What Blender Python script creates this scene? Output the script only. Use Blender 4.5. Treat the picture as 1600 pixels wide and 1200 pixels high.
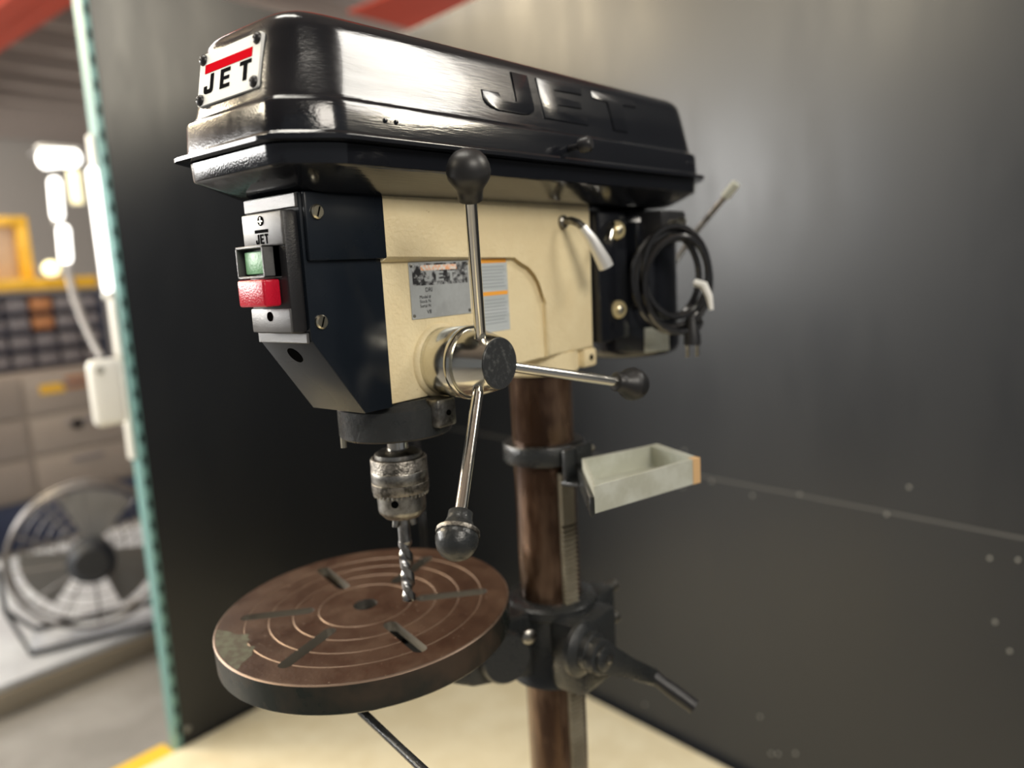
import bpy, bmesh, math, random
from mathutils import Vector, Matrix
random.seed(7)
for o in list(bpy.data.objects): bpy.data.objects.remove(o)
SC = bpy.context.scene
COL = SC.collection
ZF = 1.5            # the camera stands 1.5 m above the plywood; press coordinates are taken from the camera's height
R = math.radians

# ------------------------------------------------------------------ camera
cam = bpy.data.cameras.new('camera'); camo = bpy.data.objects.new('camera', cam); COL.objects.link(camo)
right = Vector((0.77051157, 0.63507058, -0.0547474)); up = Vector((-0.05179156, 0.14797783, 0.98763363)); fwd = Vector((-0.63531847, 0.75814769, -0.14690993))
M = Matrix((right, up, -fwd)).transposed().to_4x4()
M.translation = Vector((0.59764533, -0.76998176, ZF))
camo.matrix_world = M
cam.sensor_width = 36; cam.lens = 27.0; cam.clip_start = 0.02; cam.clip_end = 80
cam.dof.use_dof = True; cam.dof.focus_distance = 0.69; cam.dof.aperture_fstop = 2.3
SC.camera = camo

# ------------------------------------------------------------------ world, lights, exposure
w = bpy.data.worlds.new('world'); SC.world = w; w.use_nodes = True
w.node_tree.nodes['Background'].inputs[0].default_value = (0.80, 0.83, 0.88, 1)
w.node_tree.nodes['Background'].inputs[1].default_value = 0.20
def area(name, loc, target, sx, sy, power, col):
    l = bpy.data.lights.new(name, 'AREA'); l.shape = 'RECTANGLE'; l.size = sx; l.size_y = sy; l.energy = power; l.color = col
    o = bpy.data.objects.new(name, l); COL.objects.link(o); o.location = loc
    o.rotation_euler = (Vector(target) - Vector(loc)).to_track_quat('-Z', 'Y').to_euler()
    return o
area('bay_door_daylight', (-4.9, -3.35, ZF + .78), (0, -.3, ZF + .1), 2.8, 1.25, 230, (1.0, .98, .94))
area('ceiling_strip_light_side', (-4.2, -1.15, ZF + 2.05), (-.6, 1.2, ZF + .8), 1.0, .5, 105, (1.0, .82, .54))
area('ceiling_strip_light_back', (1.95, 1.60, ZF + 2.0), (0, -.2, ZF + .1), .75, .75, 34, (1.0, .96, .88))
area('ceiling_strip_light_far', (3.5, 3.2, ZF + 2.3), (-1.8, .3, ZF + .7), .9, .8, 150, (1.0, .90, .70))
area('wall_fill_light', (-2.5, -2.7, ZF + 1.95), (0, 1.0, ZF + .4), 1.2, .5, 60, (1.0, .88, .66))  # unseen fill, added to brighten the upper part of the right wall
area('ceiling_strip_light_right', (2.6, -1.0, ZF + 1.5), (0, 0, ZF - .1), 1.4, .8, 62, (1.0, .93, .82))
area('plywood_fill_light', (-.5, -.6, ZF + 2.6), (-.6, .2, 0), 1.8, .5, 46, (1.0, .96, .86))  # unseen overhead fill, added to brighten the plywood
area('ceiling_strip_light_hall', (-5.0, .6, ZF + 2.6), (-4.2, .6, 0), 2.4, 1.2, 75, (1.0, .97, .93))
def point_fill(name, loc, power, col=(1.0, .95, .88)):  # unseen points added in place of light bouncing onto hall roof and wall
    l = bpy.data.lights.new(name, 'POINT'); l.energy = power; l.color = col; l.shadow_soft_size = .25
    o = bpy.data.objects.new(name, l); COL.objects.link(o); o.location = loc
point_fill('hall_bounce_fill', (-7.5, -2.6, ZF + 1.6), 260)
point_fill('hall_bounce_fill', (-10.5, -1.2, ZF + 1.4), 650)
point_fill('hall_bounce_fill', (-4.5, 6.8, ZF + 1.2), 120)
SC.view_settings.view_transform = 'Standard'; SC.view_settings.look = 'None'
SC.view_settings.exposure = 0.0; SC.view_settings.gamma = 1.0; SC.view_settings.use_curve_mapping = False

# ------------------------------------------------------------------ materials
MATS = {}
def mat(name, col, rough=.5, metal=0.0, col2=None, nscale=20, nlo=.4, nhi=.6, bump=0, bscale=200, rvar=0, stretch=(1, 1, 1), spec=.5, emit=None, estr=0, alpha=1, coat=0, detail=4):
    if name in MATS: return MATS[name]
    m = bpy.data.materials.new(name); m.use_nodes = True; nt = m.node_tree; b = nt.nodes['Principled BSDF']
    b.inputs['Base Color'].default_value = (*col, 1); b.inputs['Roughness'].default_value = rough; b.inputs['Metallic'].default_value = metal
    b.inputs['Specular IOR Level'].default_value = spec; b.inputs['Coat Weight'].default_value = coat
    if emit: b.inputs['Emission Color'].default_value = (*emit, 1); b.inputs['Emission Strength'].default_value = estr
    if alpha < 1: b.inputs['Alpha'].default_value = alpha
    if col2 or bump or rvar:
        tc = nt.nodes.new('ShaderNodeTexCoord'); mp = nt.nodes.new('ShaderNodeMapping'); mp.inputs['Scale'].default_value = stretch
        nt.links.new(tc.outputs['Object'], mp.inputs['Vector'])
    if col2 or rvar:
        n = nt.nodes.new('ShaderNodeTexNoise'); n.inputs['Scale'].default_value = nscale; n.inputs['Detail'].default_value = detail; n.inputs['Roughness'].default_value = .65
        nt.links.new(mp.outputs['Vector'], n.inputs['Vector'])
        rp = nt.nodes.new('ShaderNodeMapRange'); rp.inputs['From Min'].default_value = nlo; rp.inputs['From Max'].default_value = nhi
        nt.links.new(n.outputs['Fac'], rp.inputs['Value'])
        if col2:
            mx = nt.nodes.new('ShaderNodeMix'); mx.data_type = 'RGBA'
            mx.inputs[6].default_value = (*col, 1); mx.inputs[7].default_value = (*col2, 1)
            nt.links.new(rp.outputs['Result'], mx.inputs[0]); nt.links.new(mx.outputs[2], b.inputs['Base Color'])
        if rvar:
            r2 = nt.nodes.new('ShaderNodeMapRange'); r2.inputs['To Min'].default_value = rough - rvar; r2.inputs['To Max'].default_value = rough + rvar
            nt.links.new(rp.outputs['Result'], r2.inputs['Value']); nt.links.new(r2.outputs['Result'], b.inputs['Roughness'])
    if bump:
        n2 = nt.nodes.new('ShaderNodeTexNoise'); n2.inputs['Scale'].default_value = bscale; n2.inputs['Detail'].default_value = 3
        nt.links.new(mp.outputs['Vector'], n2.inputs['Vector'])
        bp = nt.nodes.new('ShaderNodeBump'); bp.inputs['Strength'].default_value = bump; bp.inputs['Distance'].default_value = .001
        nt.links.new(n2.outputs['Fac'], bp.inputs['Height']); nt.links.new(bp.outputs['Normal'], b.inputs['Normal'])
    MATS[name] = m
    return m
gloss_black = mat('glossy_black_paint', (.008, .009, .012), .17, rvar=.07, nscale=14, bump=.13, bscale=520, stretch=(1, .10, 1), coat=.2)
sheet_black = mat('dark_blue_black_sheet', (.006, .009, .014), .26, rvar=.04, nscale=8, spec=.4)
plast_black = mat('black_plastic', (.016, .016, .018), .38, bump=.25, bscale=700)
switch_face = mat('black_switch_plate', (.075, .075, .077), .30, bump=.30, bscale=1500, spec=.9)
rubber = mat('black_rubber', (.014, .014, .015), .42)
cast_black = mat('black_cast_iron', (.022, .024, .025), .33, bump=.5, bscale=260, rvar=.08, nscale=30)
cream = mat('cream_enamel', (.78, .67, .43), .40, col2=(.72, .60, .37), nscale=9, bump=.9, bscale=230)
chrome = mat('chrome', (.74, .72, .66), .13, 1, rvar=.03, nscale=30)
nickel = mat('nickel_hub', (.68, .66, .58), .20, 1, rvar=.05, nscale=40, stretch=(.2, 1, 1))
steel = mat('worn_steel', (.38, .37, .34), .34, 1, col2=(.11, .10, .09), nscale=70, nlo=.42, nhi=.68, bump=.3, bscale=300)
steel_band = mat('knurled_steel', (.30, .28, .25), .42, 1, col2=(.08, .075, .065), nscale=110, nlo=.45, nhi=.62, bump=.7, bscale=500)
bit_steel = mat('drill_bit_steel', (.42, .42, .42), .28, 1, col2=(.22, .22, .22), nscale=80)
cap_black = mat('hub_cap_black', (.030, .032, .034), .36, col2=(.085, .09, .09), nscale=160, nlo=.52, nhi=.72, bump=.2, bscale=300)
brown = mat('oxidised_brown_column', (.060, .032, .019), .25, .65, col2=(.27, .175, .115), nscale=18, nlo=.42, nhi=.72, stretch=(1, 1, .25), rvar=.10, bump=.2, bscale=120)
table_brown = mat('oxidised_brown_table', (.047, .024, .015), .40, .25, col2=(.084, .048, .029), nscale=16, nlo=.36, nhi=.66, rvar=.10, bump=.25, bscale=240, detail=8)
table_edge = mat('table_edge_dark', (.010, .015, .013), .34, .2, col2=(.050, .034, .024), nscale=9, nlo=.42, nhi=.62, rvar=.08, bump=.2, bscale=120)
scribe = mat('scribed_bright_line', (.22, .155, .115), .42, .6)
slot_metal = mat('slot_milled_metal', (.22, .21, .19), .40, .8)
verdigris = mat('green_grey_smudge', (.085, .090, .058), .6, col2=(.055, .045, .028), nscale=90)
alum = mat('aluminium_nameplate', (.50, .53, .54), .36, .30, col2=(.42, .44, .45), nscale=30, rvar=.05)
alu_worn = mat('nameplate_worn_black', (.46, .48, .49), .4, .2, col2=(.03, .03, .033), nscale=150, nlo=.40, nhi=.54, detail=5)
white = mat('white_enamel', (.80, .81, .79), .55, spec=.08)
red = mat('red_enamel', (.56, .006, .014), .7, spec=.0)
ink = mat('black_ink', (.010, .010, .011), .7, spec=.0)
orange = mat('orange_print', (.86, .38, .05), .5)
orange_worn = mat('orange_worn_print', (.80, .40, .22), .5, col2=(.70, .68, .64), nscale=260, nlo=.42, nhi=.56)
label_grey = mat('pale_blue_grey_label', (.50, .54, .56), .5, col2=(.42, .46, .47), nscale=60, stretch=(1, .1, 2))
label_line = mat('label_text_line', (.30, .33, .36), .6)
green_btn = mat('pale_green_button', (.22, .50, .26), .35, bump=.4, bscale=500)
green_dark = mat('green_text', (.10, .30, .16), .5)
red_btn = mat('red_button', (.55, .008, .030), .22, bump=.35, bscale=600)
zinc = mat('zinc_screw', (.62, .58, .46), .30, 1)
brass = mat('brass_cap', (.66, .55, .30), .34, .6)
galv = mat('galvanised_tray', (.54, .56, .50), .5, .15, col2=(.44, .45, .38), nscale=22, bump=.2)
rust = mat('rusty_orange', (.62, .40, .20), .6)
rack_m = mat('rack_steel', (.33, .30, .23), .45, .5, col2=(.26, .23, .17), nscale=30)
cable_m = mat('black_cable', (.016, .016, .017), .20, coat=.4)
wall_m = mat('black_satin_panel', (.013, .015, .019), .35, rvar=.03, nscale=4, stretch=(1, 1, .3), bump=.03, bscale=40, spec=.5)
ply = mat('pale_plywood', (.88, .80, .58), .55, col2=(.80, .71, .49), nscale=5, stretch=(1, 1, 1), bump=.1, bscale=60)
ply_edge = mat('plywood_edge', (.62, .44, .26), .6)
concrete = mat('grey_concrete', (.25, .245, .235), .55, col2=(.20, .195, .185), nscale=3)
teal = mat('teal_painted_steel', (.15, .31, .31), .5)
dark = mat('dark_hole', (.003, .003, .003), .9, spec=0)
capw = mat('pale_timber_cap', (.60, .52, .44), .6)
screw_m = mat('pale_screw', (.30, .30, .28), .45, .2)
beam_red = mat('red_oxide_beam', (.62, .085, .045), .5)
deck_m = mat('ceiling_deck', (.30, .25, .225), .6)
purlin_m = mat('pale_roof_joist', (.50, .43, .39), .6)
hallwall = mat('hall_wall', (.48, .45, .42), .7)
tape_y = mat('yellow_tape', (.80, .50, .03), .5)
white_plat = mat('pale_grey_platform', (.50, .53, .57), .45, col2=(.40, .42, .46), nscale=4)
wood_edge = mat('platform_edge_timber', (.30, .26, .20), .6)
cab_grey = mat('taupe_cabinet', (.29, .25, .225), .45)
bin_navy = mat('navy_shelf', (.035, .050, .110), .5)
bin_grey = mat('grey_lilac_bin', (.17, .16, .185), .5)
bin_orange = mat('orange_bin', (.40, .17, .07), .5)
yellow_m = mat('yellow_paint', (.78, .45, .03), .4)
red_m = mat('bright_red_plastic', (.75, .04, .06), .4)
lamp_w = mat('lit_lamp', (.9, .9, .85), .4, emit=(1, .98, .92), estr=4)
lamp_y = mat('lit_bulb', (.9, .85, .6), .4, emit=(1, .88, .45), estr=2.5)
white_pl = mat('white_plastic', (.80, .80, .77), .4)
grey_cable = mat('grey_cable', (.20, .20, .205), .5)
fan_grey = mat('fan_guard_wire', (.20, .19, .19), .4, .5)
fan_blade = mat('fan_blade_grey', (.22, .215, .21), .4)
navy_dark = mat('dark_motor', (.020, .024, .032), .5)

def specks(m, col, scale, lo):      # scattered pale swarf flecks and scratches
    nt = m.node_tree; b = nt.nodes['Principled BSDF']; src = b.inputs['Base Color'].links[0].from_socket
    tc = nt.nodes.new('ShaderNodeTexCoord'); n = nt.nodes.new('ShaderNodeTexNoise'); n.inputs['Scale'].default_value = scale; n.inputs['Detail'].default_value = 2
    nt.links.new(tc.outputs['Object'], n.inputs['Vector'])
    r = nt.nodes.new('ShaderNodeMapRange'); r.inputs['From Min'].default_value = lo; r.inputs['From Max'].default_value = lo + .05
    nt.links.new(n.outputs['Fac'], r.inputs['Value'])
    mx = nt.nodes.new('ShaderNodeMix'); mx.data_type = 'RGBA'; mx.inputs[7].default_value = (*col, 1)
    nt.links.new(r.outputs['Result'], mx.inputs[0]); nt.links.new(src, mx.inputs[6]); nt.links.new(mx.outputs[2], b.inputs['Base Color'])
specks(table_brown, (.26, .20, .15), 210, .70)
specks(cream, (.45, .33, .18), 120, .74)
# ------------------------------------------------------------------ mesh helpers
def V(*a): return Vector(a)
class MB:
    def __init__(s): s.b = bmesh.new()
    def quadgrid(s, rings, closed=True, cap0=True, cap1=True):
        vs = [[s.b.verts.new(p) for p in r] for r in rings]
        n = len(rings[0])
        for i in range(len(vs) - 1):
            for j in range(n if closed else n - 1):
                k = (j + 1) % n
                try: s.b.faces.new((vs[i][j], vs[i][k], vs[i + 1][k], vs[i + 1][j]))
                except ValueError: pass
        if cap0: s.b.faces.new(vs[0][::-1])
        if cap1: s.b.faces.new(vs[-1])
        return s
    def box(s, lo, hi, bev=0, seg=2, mtx=None):
        lo, hi = Vector(lo), Vector(hi)
        r = bmesh.ops.create_cube(s.b, size=1)
        c = (lo + hi) / 2; d = hi - lo
        for v in r['verts']: v.co = Vector((v.co.x * d.x, v.co.y * d.y, v.co.z * d.z)) + c
        vs = r['verts']
        if bev:
            es = list({e for v in vs for e in v.link_edges})
            rr = bmesh.ops.bevel(s.b, geom=es, offset=bev, segments=seg, affect='EDGES', profile=.5)
            vs = list({v for f in rr['faces'] for v in f.verts} | {v for v in vs if v.is_valid})
        if mtx is not None:
            for v in vs: v.co = mtx @ v.co
        return s
    def lathe(s, prof, org=(0, 0, 0), axis=(0, 0, 1), seg=32, cap0=True, cap1=True):
        ax = Vector(axis).normalized(); t = Vector((1, 0, 0)) if abs(ax.x) < .9 else Vector((0, 1, 0))
        u = (t - ax * t.dot(ax)).normalized(); v = ax.cross(u); o = Vector(org)
        rings = [[o + ax * h + (u * math.cos(2 * math.pi * k / seg) + v * math.sin(2 * math.pi * k / seg)) * max(r, 1e-5) for k in range(seg)] for r, h in prof]
        return s.quadgrid(rings, True, cap0, cap1)
    def cyl(s, p0, p1, r, r1=None, seg=20, bev=0):
        p0, p1 = Vector(p0), Vector(p1); L = (p1 - p0).length; r1 = r if r1 is None else r1
        pr = [(r, 0), (r1, L)] if not bev else [(r - bev, 0), (r, bev), (r1, L - bev), (r1 - bev, L)]
        return s.lathe(pr, p0, p1 - p0, seg)
    def tube(s, pts, r, seg=8, closed=False):
        pts = [Vector(p) for p in pts]; n = len(pts); rings = []; pu = None
        for i, p in enumerate(pts):
            a = pts[(i - 1) % n] if (closed or i > 0) else p; b = pts[(i + 1) % n] if (closed or i < n - 1) else p
            t = (b - a).normalized()
            if pu is None:
                q = Vector((0, 0, 1)) if abs(t.z) < .9 else Vector((1, 0, 0)); pu = (q - t * q.dot(t)).normalized()
            else: pu = (pu - t * pu.dot(t)).normalized()
            w_ = t.cross(pu); rr = r[i] if isinstance(r, (list, tuple)) else r
            rings.append([p + (pu * math.cos(2 * math.pi * k / seg) + w_ * math.sin(2 * math.pi * k / seg)) * rr for k in range(seg)])
        if closed: rings.append(rings[0])
        return s.quadgrid(rings, True, not closed, not closed)
    def prism(s, poly, fn, a, b, bev=0, seg=2):
        # poly: list of 2-D points; fn(u, v, w) -> 3-D point; extruded from w = a to w = b
        v0 = [s.b.verts.new(fn(u, v, a)) for u, v in poly]; v1 = [s.b.verts.new(fn(u, v, b)) for u, v in poly]
        n = len(poly); f = [s.b.faces.new(v0[::-1]), s.b.faces.new(v1)]
        for i in range(n): f.append(s.b.faces.new((v0[i], v0[(i + 1) % n], v1[(i + 1) % n], v1[i])))
        if bev:
            es = [e for e in f[1].edges]
            bmesh.ops.bevel(s.b, geom=es, offset=bev, segments=seg, affect='EDGES', profile=.5)
        return s
    def mesh(s, name, angle=40):
        s.b.normal_update()
        bmesh.ops.remove_doubles(s.b, verts=s.b.verts, dist=1e-6)
        bmesh.ops.recalc_face_normals(s.b, faces=s.b.faces)
        me = bpy.data.meshes.new(name); s.b.to_mesh(me); s.b.free()
        me.polygons.foreach_set('use_smooth', [True] * len(me.polygons)); me.set_sharp_from_angle(angle=R(angle))
        return me
def obj(name, mb, m, parent=None, loc=None, angle=40):
    me = mb.mesh(name, angle) if isinstance(mb, MB) else mb
    if not me.materials: me.materials.append(m)
    o = bpy.data.objects.new(name, me); COL.objects.link(o)
    if parent: o.parent = parent
    if loc is not None: o.location = loc
    return o
def tag(o, label, cat=None, group=None, kind=None):
    o['label'] = label
    if cat: o['category'] = cat
    if group: o['group'] = group
    if kind: o['kind'] = kind
    return o
def struct(o): o['kind'] = 'structure'; return o
def empty(name, loc=(0, 0, 0)):
    o = bpy.data.objects.new(name, None); COL.objects.link(o); o.location = loc; o.empty_display_size = .05; return o
def textmesh(txt, size, depth):
    cu = bpy.data.curves.new('t', 'FONT'); cu.body = txt; cu.size = size; cu.extrude = depth; cu.resolution_u = 3
    o = bpy.data.objects.new('t', cu); COL.objects.link(o)
    me = bpy.data.meshes.new_from_object(o.evaluated_get(bpy.context.evaluated_depsgraph_get()))
    bpy.data.objects.remove(o); me.materials.clear(); return me
def letter(ch):
    if ch == 'J':
        p = [(.53, 1), (.80, 1), (.80, .20)] + [(.6 + .2 * math.cos(a), .2 + .2 * math.sin(a)) for a in (-.5, -1.05)] + [(.6, 0), (.2, 0)]
        p += [(.2 + .2 * math.cos(a), .2 + .2 * math.sin(a)) for a in (-2.09, -2.64)]
        return p + [(0, .2), (0, .42), (.26, .42), (.26, .27), (.30, .22), (.48, .22), (.53, .28)]
    if ch == 'E': return [(0, 0), (.8, 0), (.8, .2), (.27, .2), (.27, .42), (.74, .42), (.74, .60), (.27, .60), (.27, .8), (.8, .8), (.8, 1), (0, 1)]
    return [(.27, 0), (.53, 0), (.53, .8), (.8, .8), (.8, 1), (0, 1), (0, .8), (.27, .8)]

# ------------------------------------------------------------------ the booth: floor, walls
def at(p): return Vector(p) + Vector((0, 0, ZF))
fl = struct(obj('floor', MB().box((-18, -8, -.16), (4, 12, -.02)), concrete))
tag(fl, 'bare grey concrete workshop floor')
struct(fl)
CORN = V(-1.836, 1.467, 0); dR = V(.9880, -.1550, 0).normalized(); nR = V(-.1550, -.9880, 0).normalized()
dL = V(.0312, -.9995, 0).normalized(); nL = V(.9995, .0312, 0).normalized()
def wallframe(d, n):   # local x along the wall, y out of the face, z up
    m = Matrix((d, n, V(0, 0, 1))).transposed().to_4x4(); m.translation = CORN; return m
def empty_m(name, m): o = empty(name); o.matrix_world = m; return o
wr = struct(empty_m('wall_right', wallframe(dR, nR))); tag(wr, 'satin black panelled booth wall with pale screws')
wl = struct(empty_m('wall_left', wallframe(dL, nL))); tag(wl, 'satin black booth wall ending in a teal post')
SEAM = .875; TOP = 2.44
for i, (x0, x1) in enumerate(((0, 2.438), (2.4405, 4.30))):
    obj('panel', MB().box((x0, -.018, SEAM + .002), (x1, 0, TOP), .0012, 1), wall_m, wr)
    obj('panel', MB().box((x0, -.018, -.02), (x1, 0, SEAM - .002), .0012, 1), wall_m, wr)
obj('frame', MB().box((0, -.06, -.02), (4.30, -.0185, TOP - .03)), dark, wr)
obj('seam_filler', MB().box((0, -.012, SEAM - .0019), (4.30, .0004, SEAM + .0019)), mat('dusty_seam', (.10, .10, .098), .6), wr)
obj('top_cap', MB().box((0, -.065, TOP - .028), (4.30, -.0186, TOP + .012), .003), capw, wr)
for (x, y, z) in [(-0.352, 1.234, -0.634), (-0.452, 1.25, -0.67), (-0.222, 1.214, -0.652), (-0.085, 1.192, -0.622), (0.135, 1.158, -0.631), (0.184, 1.15, -0.554), (0.354, 1.124, -0.685), (0.369, 1.121, -0.829), (0.399, 1.117, -0.887), (-0.204, 1.211, -1.305), (-0.17, 1.206, -1.404), (-0.149, 1.203, -1.395), (-0.097, 1.194, -1.369), (-0.621, 1.277, -1.443), (0.407, 1.115, -0.675), (-0.444, 1.249, -0.557)]:
    lx = (V(x, y, 0) - CORN).dot(dR); y0 = 0
    obj('screw_head', MB().lathe([(.0038, 0), (.0038, .001), (.0026, .0024), (.0001, .0029)], (lx, y0, z + ZF), (0, 1, 0), 10), screw_m, wr)
WLEN = 1.175
obj('panel', MB().box((.0, -.018, -.02), (WLEN, 0, TOP), .0012, 1), wall_m, wl)
obj('frame', MB().box((0, -.06, -.02), (WLEN, -.0185, TOP - .01)), dark, wl)
obj('screw_head', MB().lathe([(.011, 0), (.011, .002), (.008, .005), (.0001, .006)], (WLEN - .02, 0, .05), (0, 1, 0), 14), screw_m, wl)
# teal perforated post closing the left wall
post = empty_m('trim_1', wallframe(dL, nL)); struct(post); tag(post, 'teal perforated steel post on the booth wall end')
X0 = WLEN + .002
obj('post_web', MB().box((X0, -.050, -.02), (X0 + .020, .004, 2.60), .003), teal, post)
for k in range(36): obj('slot', MB().box((X0 + .005, .0041, .05 + k * .07), (X0 + .015, .0055, .080 + k * .07), .0005, 1), dark, post)
obj('edge_strip', MB().box((X0 + .021, -.055, .98), (X0 + .031, -.02, 1.96), .003), white_pl, post)
# plywood sheet under the press
pw = tag(obj('plywood_sheet', MB().box((-1.79, -1.1, -.0195), (.95, .99, 0)), ply), 'pale plywood sheet on the floor under the drill press', 'plywood')
tag(obj('plywood_offcut', MB().prism([(-1.79, .992), (.95, .992), (.95, 1.005), (-1.79, 1.435)], lambda u, v, q: V(u, v, q), -.0195, -.001), ply), 'narrow pale plywood offcut along the black booth wall', 'plywood')
tag(obj('floor_tape', MB().box((-1.90, .02, -.0198), (-1.80, .27, -.0185)), tape_y), 'strip of yellow tape on the concrete by the teal post', 'tape')

# ------------------------------------------------------------------ the drill press
DP = tag(empty('drill_press'), 'black and cream floor drill press with round brown table and black belt cover', 'drill press')
def part(name, mb, m, parent=None, angle=40, label=None):
    o = obj(name, mb, m, parent or DP, None if parent else (0, 0, ZF), angle)
    if label: o['label'] = label
    return o
# base and column
part('base', MB().box((-.20, -.36, -1.5), (.20, .10, -1.455), .012).box((-.15, -.30, -1.455), (.15, .06, -1.435), .008).lathe([(.075, 0), (.068, .02), (.056, .06), (.056, .11), (.05, .115)], (0, 0, -1.436)), cast_black)
column = part('column', MB().lathe([(.039, -1.43), (.040, -1.42), (.040, .05)], seg=48), brown, label='brown oxidised steel column')
nk = V(.965, -.262, 0).normalized(); tk = V(.262, .965, 0).normalized()
rk = MB()
mR = Matrix((tk, nk, V(0, 0, 1))).transposed().to_4x4()
rk.box((-.0105, .036, -1.40), (.0105, .0425, -.2547), .001, 1, mR)
rk.box((-.0105, .0425, -.3227), (.0105, .0465, -.2547), .001, 1, mR)
for k in range(170):
    z = -.326 - k * .0062
    rk.prism([(z, .0425), (z - .0012, .0465), (z - .0030, .0465), (z - .0042, .0425)], lambda u, v, q: mR @ V(q, v, u), -.0105, .0105)
part('rack', rk, rack_m, column, 30, 'pale toothed steel rack')
# head casting
hx = lambda u, v, q: V(q, u, v)      # (y, z) profile pushed along x
outline = [(-.291, .076), (-.291, -.121), (-.175, -.121), (-.168, -.105), (.052, -.105), (.056, .076)]
head = part('head_casting', MB().prism(outline, hx, -.050, .044, .0025), cream, label='cream enamelled cast head')
arch = [(-.291, .0135)] + [(-.100, .0135)] + [(-.100 + .055 * math.sin(a), -.0415 + .055 * math.cos(a)) for a in [R(15 * k) for k in range(1, 6)]] + [(-.045, -.0415), (-.045, -.105), (.052, -.105), (.056, .076), (-.291, .076)]
part('side_shoulder', MB().prism(arch[::-1], hx, .043, .0500, .005, 3), cream, head)
part('hub_boss', MB().lathe([(.0385, 0), (.0380, .003), (.0365, .005), (.0355, .006)], (.0435, -.2199, -.0875), (1, 0, 0), 40), cream, head)
part('column_socket', MB().lathe([(.047, -.108), (.050, -.104), (.050, -.128), (.047, -.131), (.041, -.131)][1:], seg=40), cream, head)
part('socket_lug', MB().box((-.012, .030, -.128), (.050, .058, -.1045), .004), cream, head)
part('lug_hole', MB().cyl((.0502, .044, -.116), (.0508, .044, -.116), .004, seg=14), dark, head)
# nameplate on the casting
np_ = part('nameplate', MB().box((.0441, -.2555, -.043), (.0448, -.170, .0125), .0003, 1), alum, label='scratched aluminium maker plate')
for y, z in ((-.2525, .0090), (-.173, .0090), (-.2525, -.0395), (-.173, -.0395)):
    part('rivet', MB().lathe([(.0018, 0), (.0016, .0006), (.0001, .001)], (.0448, y, z), (1, 0, 0), 12), steel, np_)
part('worn_black_print', MB().box((.04481, -.2515, -.0105), (.04490, -.1735, .0110)), alu_worn, np_)
part('worn_orange_bar', MB().box((.04491, -.2400, .0040), (.04500, -.1890, .0092)), orange_worn, np_)
for k, ch in enumerate('JET'):
    part('plate_letter', MB().prism([(a * .0135, b * .0095) for a, b in letter(ch)], lambda u, v, q, k=k: V(q, -.236 + k * .0165 + u, -.0068 + v), .04490, .04505), alum, np_)
for txt, y, z, s in (('DRI', -.2355, -.0170, .0062), ('Model #', -.2440, -.0232, .0046), ('Stock N', -.2440, -.0276, .0046), ('Serial N', -.2440, -.0320, .0046), ('V8', -.2350, -.0385, .0056)):
    me = textmesh(txt, s, .00005); o = part('plate_text', me, ink, np_); o.rotation_euler = (R(90), 0, R(90)); o.location = (.04490, y, z)
wl_ = part('warning_label', MB().box((.0441, -.1530, -.0660), (.0444, -.1075, .0135)), label_grey, label='pale grey warning label with orange headings')
part('orange_heading', MB().box((.04441, -.1525, .0085), (.0445, -.1085, .0130)), orange, wl_)
part('orange_heading', MB().box((.04441, -.1525, -.0265), (.0445, -.1085, -.0222)), orange, wl_)
for k in range(18):
    z = .0045 - k * .0036
    if -.030 < z < -.018: continue
    part('text_line', MB().box((.04441, -.1510, z - .0006), (.04448, -.1110 - .006 * random.random(), z + .0006)), label_line, wl_)
# black sheet front cover with the switch
fo = [(-.375, .074), (-.375, -.050), (-.323, -.1235), (-.2895, -.1235), (-.2895, .074)]
fc = part('front_cover', MB().prism(fo, hx, -.034, .0455, .0012), sheet_black, label='dark folded sheet metal front cover')
part('cover_flap', MB().box((.0440, -.3725, .0165), (.0505, -.2860, .0745), .002), sheet_black, fc)
part('front_top_strip', MB().box((-.033, -.3775, .062), (.044, -.3745, .0735), .0006, 1), switch_face, fc)
part('front_bottom_strip', MB().box((-.031, -.3775, -.053), (.043, -.3745, -.044), .0006, 1), switch_face, fc)
ns = V(0, -.0735, -.052).normalized()
part('slope_hole', MB().lathe([(.0085, -.001), (.0085, .0006)], (.004, -.3640, -.0655), ns, 20), dark, fc)
for y, z, x in ((-.3615, .0575, .0505), (-.3635, -.0355, .0455)):
    s_ = part('cover_screw', MB().lathe([(.0062, 0), (.0062, .002), (.005, .0034)], (x, y, z), (1, 0, 0), 20), zinc, fc)
    part('screw_slot', MB().box((x + .0034, y - .0045, z - .0007), (x + .0037, y + .0045, z + .0007), mtx=Matrix.Translation(V(x, y, z)) @ Matrix.Rotation(R(70), 4, 'X') @ Matrix.Translation(-V(x, y, z))), dark, s_)
sw = part('switch', MB().box((-.0165, -.3900, -.0435), (.0425, -.3745, .0600), .003), plast_black, label='push button switch with green and red buttons')
part('switch_plate', MB().box((-.0165, -.3915, .0310), (.0425, -.3895, .0590), .0015), switch_face, sw)
part('switch_plate', MB().box((-.0165, -.3915, -.0425), (.0425, -.3895, -.0215), .0015), switch_face, sw)
for z in (.0525, -.0285): part('screw_hole', MB().cyl((.0130, -.3920, z), (.0130, -.3914, z), .0042, seg=18), dark, sw)
part('recessed_screw', MB().box((.0100, -.39225, .0517), (.0160, -.39205, .0527)).box((.0127, -.39225, .0495), (.0134, -.39205, .0555)), zinc, sw)
for k, ch in enumerate('JET'):
    part('switch_letter', MB().prism([(a * .0062, b * .0082) for a, b in letter(ch)], lambda u, v, q, k=k: V(.0035 + k * .0068 + u, q, .0332 + v), -.3913, -.3919), ink, sw)
part('switch_bar', MB().box((.0030, -.3919, .0425), (.0225, -.3913, .0452)), ink, sw)
gz0, gz1, gx0, gx1 = .0045, .0315, -.0075, .0335
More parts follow.
